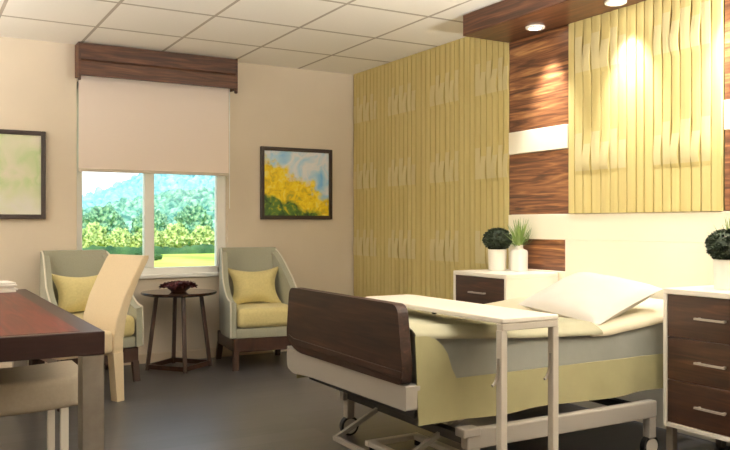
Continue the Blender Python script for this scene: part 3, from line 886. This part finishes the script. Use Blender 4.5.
# ------------------------------------------------------------------ outside the window
GZ = -3.0
struct('outside_ground', box(-260, 420, 8, 520, GZ-1, GZ), M['field'])
def hill(name, mat, y0, y1, x0, x1, hf, n=(70, 40)):
    bm = grid_mesh(n[0], n[1], lambda u, v: (x0+(x1-x0)*u, y0+(y1-y0)*v, GZ - .5 + hf(x0+(x1-x0)*u, v)))
    return struct(name, bm, mat, smooth=True)
def ns_(x, y, s): return mnoise.noise(Vector((x*s, y*s, 1.7)))
def sg(t): return 1/(1+math.exp(-t))
def near_h(x, v): return math.sin(min(1, v*1.1)*PI/2)*(6.5 + 9.5*sg((x-74)/8) + 1.5*ns_(x, v*60, .05))
def far_h(x, v): return math.sin(min(1, v*1.2)*PI/2)*(16 + 21*sg((x-112)/11) + 2.5*ns_(x, v*100, .03))
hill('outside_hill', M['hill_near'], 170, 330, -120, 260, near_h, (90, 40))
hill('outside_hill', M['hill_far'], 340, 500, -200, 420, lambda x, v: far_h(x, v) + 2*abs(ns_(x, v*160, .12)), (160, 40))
def forest(name, mat, label, n, x0, x1, y0, y1, hy0, hy1, hf, r0, r1, seed):
    rnd = random.Random(seed); vs, fs = [], []
    t = bmesh.new(); bmesh.ops.create_icosphere(t, subdivisions=2, radius=1); t.verts.ensure_lookup_table()
    bv = [v.co.copy() for v in t.verts]; bf = [[v.index for v in f.verts] for f in t.faces]; t.free()
    for k in range(n):
        y = rnd.uniform(y0, y1); x = rnd.uniform(x0, x1)*y/y1; v = (y-hy0)/(hy1-hy0)
        z = GZ - .5 + hf(x, v); r = rnd.uniform(r0, r1); h = r*rnd.uniform(.9, 1.6); o = len(vs)
        for c in bv:
            q = 1 + .35*mnoise.noise(c*2.1 + Vector((k*1.7, 0, 0)))
            vs.append((x + c.x*r*q, y + c.y*r*q, z + h*.6 + c.z*h*q))
        fs += [[i+o for i in f] for f in bf]
    me = bpy.data.meshes.new(name); me.from_pydata(vs, [], fs); me.materials.append(mat)
    ob = bpy.data.objects.new(name, me); COL.objects.link(ob); ob['kind'] = 'stuff'; tag(ob, label, 'forest')
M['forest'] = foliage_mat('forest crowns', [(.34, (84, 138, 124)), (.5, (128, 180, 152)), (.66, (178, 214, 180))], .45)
M['forest_far'] = foliage_mat('haze-tinted far crowns', [(.34, (122, 184, 190)), (.66, (176, 218, 218))], .2)  # crown colour shifted pale blue to carry the haze
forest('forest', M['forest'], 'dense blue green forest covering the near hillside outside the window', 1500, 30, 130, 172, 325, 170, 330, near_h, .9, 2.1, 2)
forest('forest', M['forest_far'], 'forest tinted pale for haze on the far ridge outside the window', 1300, 50, 200, 345, 480, 340, 500, far_h, 1.5, 3.2, 3)
def crown_bm(seed, rx, rz):
    bm = bm_new(); bmesh.ops.create_icosphere(bm, subdivisions=5, radius=1)
    for v in bm.verts:
        n = 1 + .30*mnoise.noise(v.co*2.4 + Vector((seed, 0, 0))) + .26*mnoise.noise(v.co*6.5 + Vector((0, seed, 0))) + .14*mnoise.noise(v.co*15)
        v.co = Vector((v.co.x*rx*n, v.co.y*rx*n, v.co.z*rz*n))
    return bm
def make_tree(label, mat, seed, rx, rz, loc, group):
    t = thing('tree', label, 'tree', loc, 0, group)
    obj('trunk', tube([(0, 0, 0), (.05, 0, rz*.5), (0, .05, rz)], [.22, .17, .1], 8), M['bark'], t)
    obj('crown', crown_bm(seed, rx, rz), mat, t, smooth=True, loc=(0, 0, rz*1.15))
    return t
lab_y = 'pale yellow green tree in the row across the field outside'
lab_g = 'mid green tree standing behind the pale row outside'
ty = make_tree(lab_y, M['tree_yellow'], 1., 1.62, 1.55, (20, 118, GZ), 'pale trees across the field')
tg = make_tree(lab_g, M['tree_green'], 4., 3.0, 3.2, (20, 140, GZ), 'green trees behind the pale row')
rnd = random.Random(21)
for i in range(15):
    o = ty if i == 0 else dup(ty, (0, 0, 0))
    o.location = (14.5 + i*2.15 + rnd.uniform(-.15, .15), (113, 118.6)[i % 2] + rnd.uniform(-.3, .3), GZ); o.rotation_euler = (0, 0, rnd.uniform(0, 6)); q = rnd.uniform(.85, 1.12); o.scale = (q, q, q*rnd.uniform(.9, 1.25))
for i in range(15):
    o = tg if i == 0 else dup(tg, (0, 0, 0))
    o.location = (17 + i*2.7 + rnd.uniform(-.2, .2), (134, 142, 150)[i % 3] + rnd.uniform(-.3, .3), GZ); o.rotation_euler = (0, 0, rnd.uniform(0, 6)); q = rnd.uniform(.85, 1.12); o.scale = (q, q, q*rnd.uniform(.9, 1.3))
hd = obj('hedge', grid_mesh(120, 7, lambda u, v: (8+42*u, 108 + 1.2*math.cos(v*PI) + .4*ns_(u*200, v*5, .4), GZ + 1.1*math.sin(v*PI)*(1+.5*ns_(u*140, 3, .35)))), M['hedge'], None, smooth=True)
tag(hd, 'dark hedge along the far edge of the yellow field outside', 'hedge')
sb = obj('shrub', crown_bm(9., 1.5, .65), M['hedge'], None, smooth=True, loc=(21.0, 88, GZ+.4)); tag(sb, 'single dark shrub in the yellow field outside', 'shrub')

# ------------------------------------------------------------------ light
w = bpy.data.worlds.new('World'); SC.world = w; w.use_nodes = True
nt = w.node_tree; bg = nt.nodes['Background']
tc = nt.nodes.new('ShaderNodeTexCoord'); sp = nt.nodes.new('ShaderNodeSeparateXYZ'); nt.links.new(tc.outputs['Generated'], sp.inputs[0])
rp = nt.nodes.new('ShaderNodeValToRGB')
rp.color_ramp.elements[0].position = .0; rp.color_ramp.elements[0].color = (.92, .99, 1.0, 1)
rp.color_ramp.elements[1].position = .5; rp.color_ramp.elements[1].color = (.52, .76, 1.0, 1)
nt.links.new(sp.outputs['Z'], rp.inputs['Fac']); nt.links.new(rp.outputs['Color'], bg.inputs['Color'])
bg.inputs['Strength'].default_value = 1.6
sun = bpy.data.lights.new('sun', 'SUN'); sun.energy = 3.2; sun.angle = R(2); sun.color = (1, .96, .86)
so = bpy.data.objects.new('sun', sun); COL.objects.link(so); so.rotation_euler = (R(42), 0, R(-25))

def fill_pendant(x, y, up, down, L=1.4):
    """unseen luminaire added to brighten the ceiling: most of its light goes up"""
    t = bpy.data.objects.new('added_pendant', None); COL.objects.link(t); t.location = (x, y, 2.30); t['kind'] = 'structure'
    struct('fill_body', box(-L/2, L/2, -.06, .06, 0, .05, .005), M['white'], t)
    for sx in (-L*.4, L*.4): struct('fill_rod', tube([(sx, 0, .05), (sx, 0, .4)], .006, 8), M['steel'], t)
    for e, z, flip in ((up, .056, PI), (down, -.006, 0)):
        l = bpy.data.lights.new('pendant_fill', 'AREA'); l.shape = 'RECTANGLE'; l.size = L*.95; l.size_y = .1; l.energy = e; l.color = (1, .965, .91)
        o = bpy.data.objects.new('pendant_fill', l); COL.objects.link(o); o.parent = t; o.location = (0, 0, z); o.rotation_euler = (flip, 0, 0)
def fill_torchiere(x, y, h, e):
    """standing uplighter: unseen, added to brighten ceiling and walls; base, pole, open bowl"""
    t = bpy.data.objects.new('fill_uplighter', None); COL.objects.link(t); t.location = (x, y, 0); t['kind'] = 'structure'
    struct('fill_base', lathe([(0, 0), (.15, 0), (.15, .015), (.02, .03), (0, .03)], 32), M['steel'], t, smooth=True)
    struct('fill_pole', tube([(0, 0, .03), (0, 0, h-.1)], .014, 12), M['steel'], t, smooth=True)
    struct('fill_bowl', lathe([(0, h-.12), (.06, h-.11), (.20, h), (.195, h), (.06, h-.10), (0, h-.105)], 36), M['white'], t, smooth=True)
    l = bpy.data.lights.new('uplighter_fill', 'AREA'); l.shape = 'DISK'; l.size = .36; l.energy = e; l.color = (1, .965, .91)
    o = bpy.data.objects.new('uplighter_fill', l); COL.objects.link(o); o.parent = t; o.location = (0, 0, h+.003); o.rotation_euler = (PI, 0, 0)
fill_torchiere(-.45, -5.45, 1.55, 240)  # unseen fill lights, added to lift the ceiling and upper walls
fill_torchiere(-5.2, -1.5, 1.75, 112)
fill_pendant(-2.2, -3.8, 80, 1)  # added unseen fill above the view, aimed mostly at the ceiling

# ------------------------------------------------------------------ camera
cd = bpy.data.cameras.new('camera'); cd.sensor_width = 36; cd.lens = 795/730*36
cam = bpy.data.objects.new('camera', cd); COL.objects.link(cam)
cam.location = (-3.89, -6.93, 1.2); cam.rotation_euler = (R(90), 0, R(-30))
cd.clip_end = 2000; cd.clip_start = .05
SC.camera = cam
vs = SC.view_settings
vs.view_transform = 'Standard'; vs.look = 'None'; vs.gamma = 1; vs.exposure = .16; vs.use_curve_mapping = False
SC.display_settings.display_device = 'sRGB'
SC.cycles.use_denoising = True
SC.cycles.max_bounces = 10; SC.cycles.diffuse_bounces = 6
SC.cycles.sample_clamp_indirect = 6
